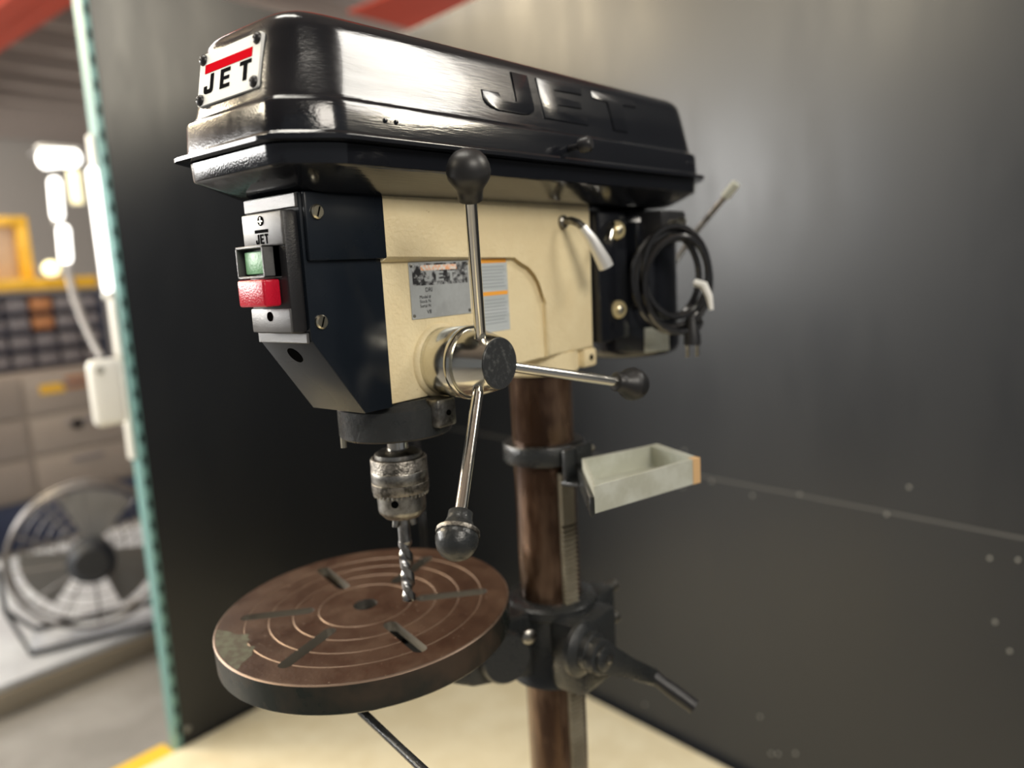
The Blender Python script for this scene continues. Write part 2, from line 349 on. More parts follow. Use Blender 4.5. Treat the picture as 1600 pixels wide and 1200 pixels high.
gf = MB(); yf, yb = -.4060, -.3890; tw = .0022
gf.box((gx0, yf, gz0), (gx1, yb, gz0 + tw), .0006, 1).box((gx0, yf, gz1 - tw), (gx1, yb, gz1), .0006, 1).box((gx0, yf, gz0), (gx0 + tw, yb, gz1), .0006, 1).box((gx1 - tw, yf, gz0), (gx1, yb, gz1), .0006, 1)
gf.box((gx0, -.3960, gz0), (gx1, yb, gz1))
gg = part('start_button_shroud', gf, switch_face, sw)
part('start_button', MB().box((gx0 + .006, -.4015, gz0 + .0035), (gx1 - .0035, -.395, gz1 - .0045), .0012), green_btn, sw, label='pale green start button')
rb_ = MB().box((-.0085, -.4070, -.0195), (.0315, -.3905, .0035), .0022, 3)
part('stop_button', rb_, red_btn, sw, label='red stop button')
# belt cover: lofted octagon
def outl(d, nround=.010, n=4):
    P = [(-.072, -.420), (.072, -.420), (.106, -.372), (.121, .232), (.085, .290), (-.085, .290), (-.121, .232), (-.106, -.372)]
    Q = []; m = len(P)
    for i in range(m):
        a, b, c = Vector(P[i - 1]), Vector(P[i]), Vector(P[(i + 1) % m])
        e1, e2 = (b - a).normalized(), (c - b).normalized(); n1, n2 = Vector((-e1.y, e1.x)), Vector((-e2.y, e2.x))
        bis = (n1 + n2); bis = bis / (bis.length_squared / 2)
        Q.append(b + bis * d)
    out = []
    for i in range(m):
        a, b, c = Q[i - 1], Q[i], Q[(i + 1) % m]
        e1, e2 = (a - b), (c - b); r1_, r2_ = min(nround, e1.length * .46), min(nround, e2.length * .46)
        e1.normalize(); e2.normalize()
        p0, p1 = b + e1 * r1_, b + e2 * r2_
        for k in range(n + 1):
            t = k / n; out.append(p0 * (1 - t) ** 2 + b * 2 * t * (1 - t) + p1 * t * t)
    return out
def loft(levels):
    return MB().quadgrid([[V(p.x, p.y, z) for p in outl(d, rr)] for d, z, rr in levels], True, True, True)
lid = part('belt_cover_lid', loft([(.004, .1085, .010), (0, .1090, .012), (0, .1122, .012), (.003, .1135, .012), (.0085, .1150, .012), (.0100, .1170, .012), (.0115, .1385, .012), (.0125, .1410, .012), (.0160, .1430, .012), (.0180, .1450, .014), (.0190, .1480, .016), (.0245, .1750, .020), (.0302, .1990, .024), (.0312, .2030, .024), (.0326, .2065, .025), (.0346, .2095, .026), (.0375, .2122, .026), (.0412, .2144, .026), (.0455, .2160, .024), (.0500, .2168, .022), (.0545, .2172, .020)]), gloss_black, None, 20, 'glossy black belt cover lid with embossed letters')
tray = part('belt_cover_tray', loft([(.060, .0735, .016), (.052, .0745, .016), (.045, .0765, .016), (.0165, .0900, .012), (.0145, .0908, .012), (.0130, .0918, .012), (.0126, .0932, .012), (.0115, .1075, .012), (.020, .1080, .012)]), gloss_black, None, 20, 'glossy black lower belt housing')
for s in (-1, 1):
    pass
# badge
bt, bb = V(0, -.3912, .1985), V(0, -.4005, .1540)
bo = (bt + bb) / 2; bv = (bt - bb).normalized(); bn = V(0, bv.z, -bv.y) * -1; bn = V(0, -bv.z, bv.y); bn = bn if bn.y < 0 else -bn
BF = lambda u, v, q: bo + V(u - .004, 0, 0) + bv * v + bn * q
W2, H2 = .0470, .0227
rc = .003
bp = []
for cx, cy, a0 in ((W2 - rc, H2 - rc, 0), (-W2 + rc, H2 - rc, 90), (-W2 + rc, -H2 + rc, 180), (W2 - rc, -H2 + rc, 270)):
    bp += [(cx + rc * math.cos(R(a0 + k * 30)), cy + rc * math.sin(R(a0 + k * 30))) for k in range(4)]
badge = part('badge', MB().prism(bp, BF, -.004, .0012, .0003, 1), white, lid, label='white maker badge with red bar')
part('red_bar', MB().prism([(-.0372, .0045), (.0355, .0045), (.0355, .0122), (-.0372, .0122)], BF, .0011, .00155), red, badge)
for ch, u0, u1 in (('J', -.0372, -.0222), ('E', -.0110, .0040), ('T', .0185, .0355)):
    part('badge_letter', MB().prism([(u0 + a / .8 * (u1 - u0), -.0135 + b * .0165) for a, b in letter(ch)], BF, .0011, .00155), ink, badge)
for u in (-1, 1):
    for v in (-1, 1): part('badge_rivet', MB().lathe([(.0050, 0), (.0046, .0016), (.003, .003), (.0014, .0036), (.0001, .0028)], BF(u * .0415, v * .0175, .0012), bn, 18), plast_black, badge)
# raised letters on the lid's right side: the side plane follows the taper
def SF(u, v, q):    # u along y, v height z, q out of the face
    d = .0190 + (.0310 - .0190) * (v - .148) / (.202 - .148)
    x = .106 + .015 * (u + .372) / .604 - d
    return V(x + q, u, v + q * .22)
for ch, y0, y1 in (('J', -.182, -.104), ('E', -.090, -.010), ('T', .010, .105)):
    part('embossed_letter', MB().prism([(y0 + a / .8 * (y1 - y0), .1565 + b * .043) for a, b in letter(ch)], SF, -.003, .0016, .0008, 2), gloss_black, lid)
lk = part('latch_knob', MB().cyl((.104, -.062, .1265), (.120, -.064, .1265), .0035, seg=12).lathe([(.0035, 0), (.0075, .002), (.0085, .006), (.0085, .013), (.006, .016)], (.116, -.0635, .1265), (1, .25, .15), 18), plast_black, lid)
for y in (-.318, -.306, .205, .218): part('vent_rivet', MB().lathe([(.0022, 0), (.0020, .0009), (.0001, .0014)], (.0955 + .015 * (y + .372) / .604 - .0003, y, .1290), (1, 0, .05), 10), gloss_black, lid)
# quill collar, spindle, chuck, drill bit
SX, SY = 0, -.248
part('quill_collar', MB().lathe([(.056, -.1600), (.058, -.1580), (.058, -.1300), (.050, -.1215)], (SX, SY, 0), seg=48), cast_black)
part('collar_pin', MB().cyl((-.030, -.2935, -.170), (-.030, -.2935, -.159), .003, seg=10), zinc)
db = part('depth_stop_bracket', MB().box((.046, -.252, -.150), (.068, -.226, -.1215), .003), steel)
part('bracket_hole', MB().cyl((.0682, -.238, -.136), (.0688, -.238, -.136), .003, seg=12), dark, db)
part('spindle', MB().lathe([(.0165, -.158), (.0165, -.1690), (.0110, -.1700), (.0110, -.1790)], (SX, SY, 0), seg=32), chrome)
ck = part('chuck', MB().lathe([(.0100, -.1775), (.0190, -.1785), (.0245, -.1815), (.0250, -.1850), (.0250, -.1870), (.0262, -.1872), (.0262, -.2215), (.0255, -.2220), (.0252, -.2400), (.0245, -.2440), (.0190, -.2500), (.0085, -.2505)], (SX, SY, 0), seg=48), steel, label='worn steel keyed drill chuck')
part('chuck_sleeve', MB().lathe([(.0265, -.1855), (.0287, -.1862), (.0294, -.1875), (.0294, -.1985), (.0296, -.1990), (.0294, -.1995)], (SX, SY, 0), seg=48, cap0=False, cap1=False), steel_band, ck)
part('chuck_band', MB().lathe([(.0294, -.1995), (.0297, -.2000), (.0297, -.2110), (.0293, -.2116)], (SX, SY, 0), seg=48, cap0=False, cap1=False), steel, ck)
part('chuck_ring', MB().lathe([(.0293, -.2116), (.0300, -.2122), (.0300, -.2205), (.0290, -.2222), (.0262, -.2224)], (SX, SY, 0), seg=48, cap0=False, cap1=False), steel_band, ck)
tm = MB()
for k in range(36):
    a = 2 * math.pi * k / 36; c = V(SX + .0272 * math.cos(a), SY + .0272 * math.sin(a), -.2235)
    tm.lathe([(.0019, 0), (.0015, .0024), (.0005, .0036)], c + V(0, 0, .001), (math.cos(a) * .25, math.sin(a) * .25, -1), 6)
part('gear_teeth', tm, steel, ck)
for a in (-58, 62, 182):
    d = V(math.cos(R(a)), math.sin(R(a)), 0)
    part('key_hole', MB().lathe([(.0039, -.001), (.0039, .0005)], V(SX, SY, -.2305) + d * .0252, d, 18), dark, ck)
for a in (30, 150, 270):
    d = V(math.cos(R(a)), math.sin(R(a)), 0)
    part('jaw', MB().lathe([(.0045, 0), (.0036, -.012)], V(SX, SY, -.248) + d * .0085, (-d.x * .25, -d.y * .25, 1), 10), steel, ck)
# drill bit: shank and twisted two-flute body
bitm = MB(); bitm.lathe([(.0066, -.2440), (.0066, -.2800)], (SX, SY, 0), seg=24)
rings = []
N = 72
for i in range(N + 1):
    z = -.2780 - .0670 * i / N; tw_ = 1.15 + 2 * math.pi * 1.45 * i / N; ring = []
    dep = min(1, i / 10)
    for k in range(40):
        a = 2 * math.pi * k / 40
        f = abs(math.sin(a)) ** 0.9
        prof = .0074 * (1 - dep * .50 * max(0, (f - .62) / .38) ** .7)
        if i == N: prof *= .75
        ring.append(V(SX + prof * math.cos(a + tw_), SY + prof * math.sin(a + tw_), z))
    rings.append(ring)
bitm.quadgrid(rings)
bitm.lathe([(.0048, -.3450), (.0002, -.3474)], (SX, SY, 0), seg=16)
part('drill_bit', bitm, bit_steel, None, 35, 'grey twist drill bit')
# feed hub and handles
HY, HZ = -.2199, -.0875
fh = part('feed_hub', MB().lathe([(.0335, .0475), (.0345, .0490), (.0355, .0800), (.0345, .0815), (.0345, .0825), (.0362, .0830), (.0365, .0850), (.0365, .0880), (.0355, .0895), (.0330, .0898), (.0330, .0912), (.0335, .0920), (.0322, .0990), (.0255, .1215), (.0250, .1222)], (0, HY, HZ), (1, 0, 0), 56), nickel, label='polished nickel feed hub')
part('hub_cap', MB().lathe([(.0248, .1218), (.0248, .1232), (.0242, .1238)], (0, HY, HZ), (1, 0, 0), 48), cap_black, fh)
KN = [V(.16, -.2883, .0817), V(.16, -.3306, -.2202), V(.16, -.0406, -.1322)]
for k, kc in enumerate(KN):
    b0 = V(.1075, HY, HZ); rad = (V(0, kc.y - HY, kc.z - HZ)).normalized()
    base = V(.1085, HY, HZ) + rad * .0245
    d = (kc - base).normalized(); L = (kc - base).length
    h = part('feed_handle', MB().cyl(base, kc - d * .012, .0054, seg=20), chrome, label='chrome feed handle with ball knob')
    part('socket', MB().lathe([(.0078, -.004), (.0078, .0025), (.0060, .0045)], base, d, 18), chrome if k == 2 else nickel, h)
    kn = MB().lathe([(.0092, -.0250), (.0106, -.0242), (.0108, -.0180), (.0128, -.0130), (.0160, -.0085), (.0178, -.0045), (.0183, -.0012), (.0186, 0), (.0183, .0012), (.0176, .0055), (.0155, .0105), (.0118, .0148), (.0070, .0175), (.0004, .0186)], kc, d, 36)
    part('ball_knob', kn, [rubber, cast_black, rubber][k], h, 60)
    if k == 1:
        kr = MB()
        for q in range(48): 
            pass
        kr.lathe([(.0168, -.0080), (.0186, -.0078), (.0190, -.0050), (.0184, -.0040)], kc, d, 48, False, False)
        part('knurled_ring', kr, steel_band, h)
# head clamp lever
cl = part('head_lock_lever', MB().tube([V(.050, -.0071, .0529), V(.066, -.010, .0535), V(.074, -.008, .050), V(.080, -.006, .044)], .0048, 12).lathe([(.008, 0), (.008, .004), (.006, .006)], (.050, -.0071, .0529), (1, 0, 0), 18), steel)
part('lever_grip', MB().tube([V(.078, -.006, .0455), V(.085, .003, .030), V(.0920, .0155, .0050), V(.0935, .019, -.0030)], [.0056, .0070, .0092, .0092], 14), mat('bright_grip', (.85, .85, .83), .30, .6), cl)
# motor and mount
MY, MRr = .215, .076
mo = part('motor', MB().lathe([(.030, -.1350), (.062, -.1320), (.072, -.1270), (.076, -.1180), (.076, -.0900), (.0745, -.0890), (.0745, .0350), (.076, .0360), (.076, .0600), (.070, .0700), (.030, .0735)], (0, MY, 0), seg=56), gloss_black, label='glossy black vertical motor')
part('mount_bracket', MB().box((-.040, .060, -.100), (.058, .130, .068), .006).box((-.060, .150, -.06), (.060, .170, .055), .004), gloss_black)
nd = V(.93, -.36, 0).normalized()
for y_, z in ((.1000, .0430), (.0970, -.0590)):
    c = V(.0585, y_, z)
    b_ = part('cap_bolt', MB().lathe([(.0118, -.003), (.0118, .004), (.0100, .006)], c, nd, 22), brass, mo)
    part('bolt_head', MB().lathe([(.0055, .0058), (.0055, .0085), (.004, .0095)], c, nd, 6), zinc, b_)
part('motor_lock_lever', MB().tube([V(.058, .088, .052), V(.066, .080, .050), V(.070, .068, .040), V(.071, .060, .028)], [.004, .004, .005, .006], 10), chrome)
part('motor_rib', MB().box((-.006, .0730, -.10), (.006, .0785, .05), .002, 2, Matrix.Translation(V(0, MY, 0)) @ Matrix((V(.5, .86, 0), V(.86, -.5, 0), V(0, 0, 1))).transposed().to_4x4()), gloss_black, mo)
part('terminal_box', MB().box((.048, .165, .026), (.090, .235, .068), .004), plast_black, mo)
part('strain_relief', MB().cyl((.090, .19, .048), (.104, .185, .046), .0075, seg=14).cyl((.088, .214, .052), (.098, .214, .052), .006, seg=12), zinc, mo)
mlab = Matrix.Translation(V(0, MY, 0)) @ Matrix((V(.53, .85, 0), V(.85, -.53, 0), V(0, 0, 1))).transposed().to_4x4()
part('motor_label', MB().box((-.012, .0745, -.1240), (.026, .0785, -.0900), .001, 1, mlab), galv, mo, label='pale grey rating label')
# belt tension rod at the back
tr = part('tension_lever', MB().tube([V(.030, .300, -.010), V(.0553, .330, .0393), V(.1080, .330, .0915)], .0042, 10), steel)
part('lever_grip', MB().cyl((.1050, .330, .0885), (.1235, .330, .107), .0068, seg=14, bev=.001), galv, tr)
part('lever_pivot', MB().cyl((.0, .285, -.012), (.036, .303, -.012), .007, seg=14), cast_black, tr)
# coiled power cord
cn = V(.86, -.51, 0).normalized(); ct = V(.51, .86, 0).normalized(); cz = V(0, 0, 1); cc = V(.100, .166, -.0265)
pts = [V(.104, .185, .046), V(.110, .178, .044), V(.110, .165, .042)]
turns = 5; rnd = random.Random(3)
offs = [(rnd.uniform(-.009, .009), rnd.uniform(-.009, .009), rnd.uniform(-.010, .014)) for _ in range(turns + 2)]
NS = 30
for i in range(int((turns - .42) * NS)):
    t = i / NS; k = int(t); fr = t - k
    o0, o1 = offs[k], offs[k + 1]; ox, oz, on = [o0[j] * (1 - fr) + o1[j] * fr for j in range(3)]
    a = 2 * math.pi * t + 1.9
    rr = .0560 + .008 * math.sin(3.1 * t)
    pts.append(cc + ct * ((rr - .004) * math.cos(a) + ox) + cz * (rr * 1.10 * math.sin(a) + oz) + cn * (on + .014))
def smooth_path(p, it=2):
    for _ in range(it):
        p = [p[0]] + [(p[i - 1] + p[i] * 2 + p[i + 1]) / 4 for i in range(1, len(p) - 1)] + [p[-1]]
    return p
last = pts[-1]
plug_top = V(.128, .170, -.078)
pts += [last + V(.004, .004, -.012), V(.136, .178, -.058)]
pts.append(plug_top)
cord = part('power_cord', MB().tube(smooth_path(pts), .0044, 8), cable_m, label='black power cord coiled beside the motor')
part('plug', MB().tube([plug_top + V(0, 0, .004), plug_top + V(0, 0, -.008), plug_top + V(0, 0, -.022), plug_top + V(0, 0, -.034)], [.006, .008, .011, .0115], 14), plast_black, cord)
for dx in (-.0055, .0055): part('plug_prong', MB().box((plug_top.x + dx * .8 - .0012, plug_top.y + dx - .003, plug_top.z - .050), (plug_top.x + dx * .8 + .0012, plug_top.y + dx + .003, plug_top.z - .033), .0005, 1), zinc, cord)
part('cord_tie', MB().tube([V(.1345, .168, -.030), V(.147, .168, -.034), V(.153, .170, -.048), V(.156, .170, -.066)], [.005, .006, .005, .003], 8), white_pl, cord)
# tray on the column
ring = part('tray_clamp_ring', MB().lathe([(.0405, -.2200), (.0520, -.2200), (.0530, -.2215), (.0530, -.2425), (.0520, -.2440), (.0405, -.2440)], seg=48, cap0=False, cap1=False).box((.044, -.012, -.2440), (.062, .022, -.2200), .003), cast_black, label='black clamp ring round the column')
part('clamp_bolt', MB().cyl((.052, .020, -.232), (.052, .034, -.232), .005, seg=6), zinc, ring)
part('tray_bracket', MB().box((.050, -.030, -.266), (.058, .016, -.222), .002).box((.050, -.034, -.266), (.090, .000, -.260), .002), cast_black, ring)
TA, TB, TCn, TD = V(.1522, -.1124, 0), V(.1952, .0482, 0), V(.1158, .0901, 0), V(.0739, -.0208, 0); tz = -.232; th = .0300
def toward(p, a, b, da, db): return p + (a - p).normalized() * da + (b - p).normalized() * db
inn = [toward(TA, TB, TD, .004, .004), toward(TB, TA, TCn, .014, .005), toward(TCn, TB, TD, .005, .014), toward(TD, TCn, TA, .004, .005)]
out4 = [TA, TB, TCn, TD]
zo = lambda L, z: [V(p.x, p.y, z) for p in L]
tp = part('tool_tray', MB().quadgrid([zo(out4, tz - th), zo(out4, tz), zo(inn, tz), zo(inn, tz - th + .004)]), galv, ring, 20, 'pale galvanised open tool tray')
eB = (TA - TB).normalized(); eN = V(-eB.y, eB.x, 0)
mB_ = Matrix((eB, eN, V(0, 0, 1))).transposed().to_4x4(); mB_.translation = TB
sg = 1 if eN.dot(TCn - TB) < 0 else -1
part('rusty_corner', MB().box((-.0006, -.008, tz - th - .0004), (.012, .0008, tz + .0004) , .0004, 1, mB_) if sg == 1 else MB().box((-.0006, -.0008, tz - th - .0004), (.012, .008, tz + .0004), .0004, 1, mB_), rust, tp)
eA = (TA - TD).normalized(); nA_ = V(eA.y, -eA.x, 0); nA_ = nA_ if nA_.dot(TB - TD) < 0 else -nA_
mE = Matrix((eA, nA_, V(0, 0, 1))).transposed().to_4x4(); mE.translation = TD
part('tray_end_plate', MB().box((-.004, .0005, tz - th - .004), ((TA - TD).length - .002, .005, tz - .012), .0008, 1, mE), cast_black, ring)
# round table with slots and scribed rings
TC = V(-.109, -.2228, -.3865); TN = V(-.0009, -.0391, 1).normalized()
prof = [(.0, -.012), (.150, -.012), (.150, -.034), (.170, -.034), (.172, -.032), (.172, -.0018), (.1705, 0)]
def gro(r): return [(r + .0009, 0), (r, -.0006), (r - .0009, 0)]
for r_ in (.139, .112, .0845, .055): prof += gro(r_)
prof.append((.0, 0))
tmesh = MB().lathe(prof, seg=128, cap0=False, cap1=False).mesh('table_raw', 30)
to = bpy.data.objects.new('table_raw', tmesh); COL.objects.link(to)
cut = MB()
def slot_poly(a, r0, r1, hw, n=6):
    ca, sa = math.cos(a), math.sin(a); P = []
    P += [(r1 - hw + hw * math.cos(t), hw * math.sin(t)) for t in [(-.5 + k / n) * math.pi for k in range(n + 1)]]
    P += [(r0 + hw + hw * math.cos(t), hw * math.sin(t)) for t in [(.5 + k / n) * math.pi for k in range(n + 1)]]
    return [(x * ca - y * sa, x * sa + y * ca) for x, y in P]
for k in range(6): cut.prism(slot_poly(R(-16 + 60 * k), .060, .147, .0080), lambda u, v, q: V(u, v, q), -.05, .02)
cut.cyl((0, 0, -.05), (0, 0, .02), .0145, seg=32)
cmesh = cut.mesh('cut'); cmesh.materials.append(slot_metal); tmesh.materials.append(table_brown)
co = bpy.data.objects.new('cut', cmesh); COL.objects.link(co)
md = to.modifiers.new('b', 'BOOLEAN'); md.object = co; md.operation = 'DIFFERENCE'; md.solver = 'EXACT'; md.material_mode = 'TRANSFER'
fin = bpy.data.meshes.new_from_object(to.evaluated_get(bpy.context.evaluated_depsgraph_get()))
bpy.data.objects.remove(to); bpy.data.objects.remove(co)
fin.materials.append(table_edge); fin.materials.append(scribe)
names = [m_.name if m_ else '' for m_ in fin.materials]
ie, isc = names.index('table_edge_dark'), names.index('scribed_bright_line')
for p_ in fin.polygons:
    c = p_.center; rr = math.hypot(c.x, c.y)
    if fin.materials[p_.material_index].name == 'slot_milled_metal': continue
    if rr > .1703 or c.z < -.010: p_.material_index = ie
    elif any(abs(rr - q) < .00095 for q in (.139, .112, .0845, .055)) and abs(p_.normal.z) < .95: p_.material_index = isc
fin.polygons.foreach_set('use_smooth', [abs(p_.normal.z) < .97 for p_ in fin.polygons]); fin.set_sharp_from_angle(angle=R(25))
tb = bpy.data.objects.new('work_table', fin); COL.objects.link(tb); tb.parent = DP
tq = V(0, 0, 1).rotation_difference(TN); tb.rotation_mode = 'QUATERNION'; tb.rotation_quaternion = tq; tb.location = TC + V(0, 0, ZF)
tb['label'] = 'round brown table with radial slots and scribed rings'
def tpart(name, mb, m, **k): 
    o = part(name, mb, m, tb, **k); return o
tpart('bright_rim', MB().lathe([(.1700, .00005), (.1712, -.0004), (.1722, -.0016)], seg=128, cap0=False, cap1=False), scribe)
smo = [(.1692 * math.cos(R(a)), .1692 * math.sin(R(a))) for a in range(-128, -89, 3)]
smi = []
for a in range(-90, -129, -3):
    f_ = (a + 128) / 38; rr = .1692 - .034 * math.sin(math.pi * min(1, max(0, f_))) ** .6 - .004 * math.sin(a * 1.7) - .003 * math.sin(a * .9)
    smi.append((rr * math.cos(R(a)), rr * math.sin(R(a))))
tpart('paint_smudge', MB().prism(smo + smi, lambda u, v, q: V(u, v, q), -.001, .00012), verdigris)
tpart('table_pivot', MB().lathe([(.046, -.0125), (.046, -.040), (.040, -.046)], seg=32), cast_black)
# table arm, column bracket, crank
ad = V(-.109, -.2228, 0).normalized(); ap = V(-ad.y, ad.x, 0)
mA = Matrix((ad, ap, V(0, 0, 1))).transposed().to_4x4()
arm = part('table_arm', MB().prism([(.045, -.432), (.045, -.520), (.130, -.512), (.235, -.462), (.290, -.455), (.290, -.4325), (.200, -.4300)], lambda u, v, q: mA @ V(u, q, v), -.034, .034, .006).lathe([(.030, -.05), (.034, -.045), (.034, .045), (.030, .05)], mA @ V(.088, 0, -.478), ap, 28), cast_black)
br = part('table_bracket', MB().lathe([(.0405, -.4280), (.055, -.4280), (.060, -.4320), (.060, -.4420), (.0565, -.4460), (.0565, -.5240), (.060, -.5290), (.060, -.5350), (.0405, -.5360)], seg=48, cap0=False, cap1=False).box((.030, -.050, -.5330), (.082, .035, -.4380), .010).box((.005, .045, -.520), (.045, .090, -.440), .008), cast_black, label='black cast table bracket')
part('pinion_boss', MB().lathe([(.034, 0), (.034, .006), (.030, .010), (.024, .013), (.024, .022), (.019, .026)], (.080, -.052, -.462), (1, 0, 0), 32), cast_black, br)
for z in (-.452, -.500): part('lock_bolt', MB().cyl((.028, .085, z), (.028, .112, z), .008, seg=14), steel, br)
part('clamp_screw', MB().lathe([(.010, 0), (.010, .004), (.006, .007)], mA @ V(.058, .048, -.455), ap, 12), steel, br)
cp0, cp1, cp2 = V(.112, -.0553, -.4624), V(.130, .0399, -.5279), V(.178, .055, -.560)
cd = (cp1 - cp0).normalized(); cu_ = V(1, 0, 0) - cd * cd.x; cu_.normalize(); cv_ = cd.cross(cu_); Lc = (cp1 - cp0).length
mC = Matrix((cd, cv_, cu_)).transposed().to_4x4(); mC.translation = cp0
cpoly = [(-.020, -.010), (-.012, -.019), (.004, -.021), (.020, -.0165), (.055, -.0125), (Lc - .004, -.0105), (Lc + .010, -.006), (Lc + .010, .006), (Lc - .004, .0105), (.055, .0125), (.020, .0165), (.004, .021), (-.012, .019), (-.020, .010)]
cr = part('table_crank', MB().prism(cpoly, lambda u, v, q: mC @ V(u, v, q), -.006, .006, .003).lathe([(.016, -.008), (.016, .009), (.012, .012)], cp0, (1, 0, 0), 24), cast_black, label='black crank for raising the table')
part('crank_handle', MB().tube([cp1 - (cp2 - cp1) * .1, cp1, cp1 + (cp2 - cp1) * .15, cp1 + (cp2 - cp1) * .5, cp1 + (cp2 - cp1) * .9, cp2], [.009, .010, .0085, .0098, .0092, .0098], 16), plast_black, cr)
part('set_screw', MB().lathe([(.006, 0), (.006, .003), (.003, .004)], cp0 + V(.012, 0, 0), (1, 0, 0), 6), steel, cr)
part('table_lock_lever', MB().tube([V(-.060, -.300, -.438), V(-.0136, -.3135, -.4461), V(.050, -.323, -.454), V(.112, -.332, -.462)], [.0060, .0048, .0042, .0046], 12), cast_black)

# ------------------------------------------------------------------ the hall beyond the booth
struct(obj('wall_back', MB().box((-14.3, -8, -.02), (-14.0, 12, 4.2)), hallwall))
def beam(name, x0, x1, y, z, wdt, hgt, m, label, axis='X'):
    b = MB(); t = .02
    if axis == 'X':
        b.box((x0, y - wdt / 2, z), (x1, y + wdt / 2, z + t)).box((x0, y - wdt / 2, z + hgt - t), (x1, y + wdt / 2, z + hgt)).box((x0, y - .012, z), (x1, y + .012, z + hgt))
    else:
        b.box((y - wdt / 2, x0, z), (y + wdt / 2, x1, z + t)).box((y - wdt / 2, x0, z + hgt - t), (y + wdt / 2, x1, z + hgt)).box((y - .012, x0, z), (y + .012, x1, z + hgt))
    o = obj(name, b, m); tag(o, label); struct(o); return o
beam('trim_2', -13.9, -1.5, 1.92, ZF + 2.30, .40, .40, beam_red, 'red oxide steel roof beam over the hall end')
beam('trim_3', -4.95, 3.8, 4.3, ZF + 2.30, .80, .40, beam_red, 'red oxide steel roof beam behind the booth')
ceil = empty('ceiling'); struct(ceil); tag(ceil, 'brown corrugated steel roof deck')
zz = ZF + 2.72
dk = []
n_ = 90
b = MB(); prevx = None
pp = []
for k in range(64):
    x = -14 + k * .28
    pp += [(x, zz), (x + .09, zz), (x + .14, zz + .06), (x + .23, zz + .06)]
top = [(x, z + .01) for x, z in pp][::-1]
b.prism(pp + top, lambda u, v, q: V(u, q, v), -8, 12)
dkp = obj('roof_deck', b, deck_m, ceil)
for k in range(12):
    obj('joist', MB().box((-13.6 + k * .85, -8, zz - .20), (-13.45 + k * .85, 12, zz - .001)), purlin_m, ceil)
# raised pale platform
pf = tag(empty('loading_platform', (-3.35, .9, -.02)), 'low pale grey platform with timber edge under the floor fan', 'platform')
obj('platform_top', MB().box((-.80, -2.6, .085), (.76, 1.6, .110), .004), white_plat, pf)
obj('edge_board', MB().box((.735, -2.6, .0), (.775, 1.6, .084), .003), wood_edge, pf)
obj('edge_board', MB().box((-.80, -2.6, .0), (-.76, 1.6, .084), .003), wood_edge, pf)
# fan on the platform
fn = tag(empty('floor_fan', (-2.80, .46, .09)), 'round grey floor fan with dark motor on the pale platform', 'fan')
fn.rotation_euler = (0, 0, R(248))         # the motor side faces the booth
fz, fr_ = .335, .30
g = MB()
for q in range(7):
    rr = fr_ * (q + 1) / 7; yy = -.075 * (1 - (rr / fr_) ** 2)
    g.tube([V(rr * math.cos(t), yy, fz + rr * math.sin(t)) for t in [2 * math.pi * k / 48 for k in range(48)]], .003 if q < 6 else .008, 6, True)
for q in range(16):
    t = 2 * math.pi * q / 16
    g.tube([V(r_ * math.cos(t), -.075 * (1 - (r_ / fr_) ** 2), fz + r_ * math.sin(t)) for r_ in (.04, .12, .2, .26, .3)], .0025, 5)
obj('front_guard', g, fan_grey, fn)
g = MB(); g.tube([V(fr_ * math.cos(t), .09, fz + fr_ * math.sin(t)) for t in [2 * math.pi * k / 48 for k in range(48)]], .009, 6, True)
for q in range(12):
    t = 2 * math.pi * q / 12; g.tube([V(.05 * math.cos(t), .15, fz + .05 * math.sin(t)), V(fr_ * math.cos(t), .09, fz + fr_ * math.sin(t)), V(fr_ * math.cos(t), .0, fz + fr_ * math.sin(t))], .003, 5)
obj('rear_guard', g, fan_grey, fn)
obj('fan_motor', MB().lathe([(.05, 0), (.085, .01), (.09, .10), (.06, .13)], (0, .06, fz), (0, 1, 0), 24), navy_dark, fn)
obj('fan_hub', MB().lathe([(.02, -.03), (.05, -.02), (.055, .05)], (0, .0, fz), (0, 1, 0), 20), navy_dark, fn)
for k in range(3):
    t0 = R(100 + 120 * k); bl = MB()
    ringp = []
    for j in range(9):
        a = -.55 + 1.1 * j / 8
        ringp.append(a)
    P0 = [V(.05 * math.cos(t0 + a), .03 * a, fz + .05 * math.sin(t0 + a)) for a in ringp]; P1 = [V(.26 * math.cos(t0 + a), .055 * a, fz + .26 * math.sin(t0 + a)) for a in ringp]
    off = V(0, .004, 0)
    loop = P0 + P1[::-1]
    bl.quadgrid([[p for p in loop], [p + off for p in loop]])
    obj('blade', bl, fan_blade, fn)
st = MB().tube([V(-.33, .02, fz), V(-.33, .02, .16), V(-.25, -.10, .014), V(.25, -.10, .014), V(.33, .02, .16), V(.33, .02, fz)], .011, 8)
st.tube([V(-.33, .02, .16), V(-.25, .16, .014), V(.25, .16, .014), V(.33, .02, .16)], .011, 8)
obj('stand', st, navy_dark, fn)
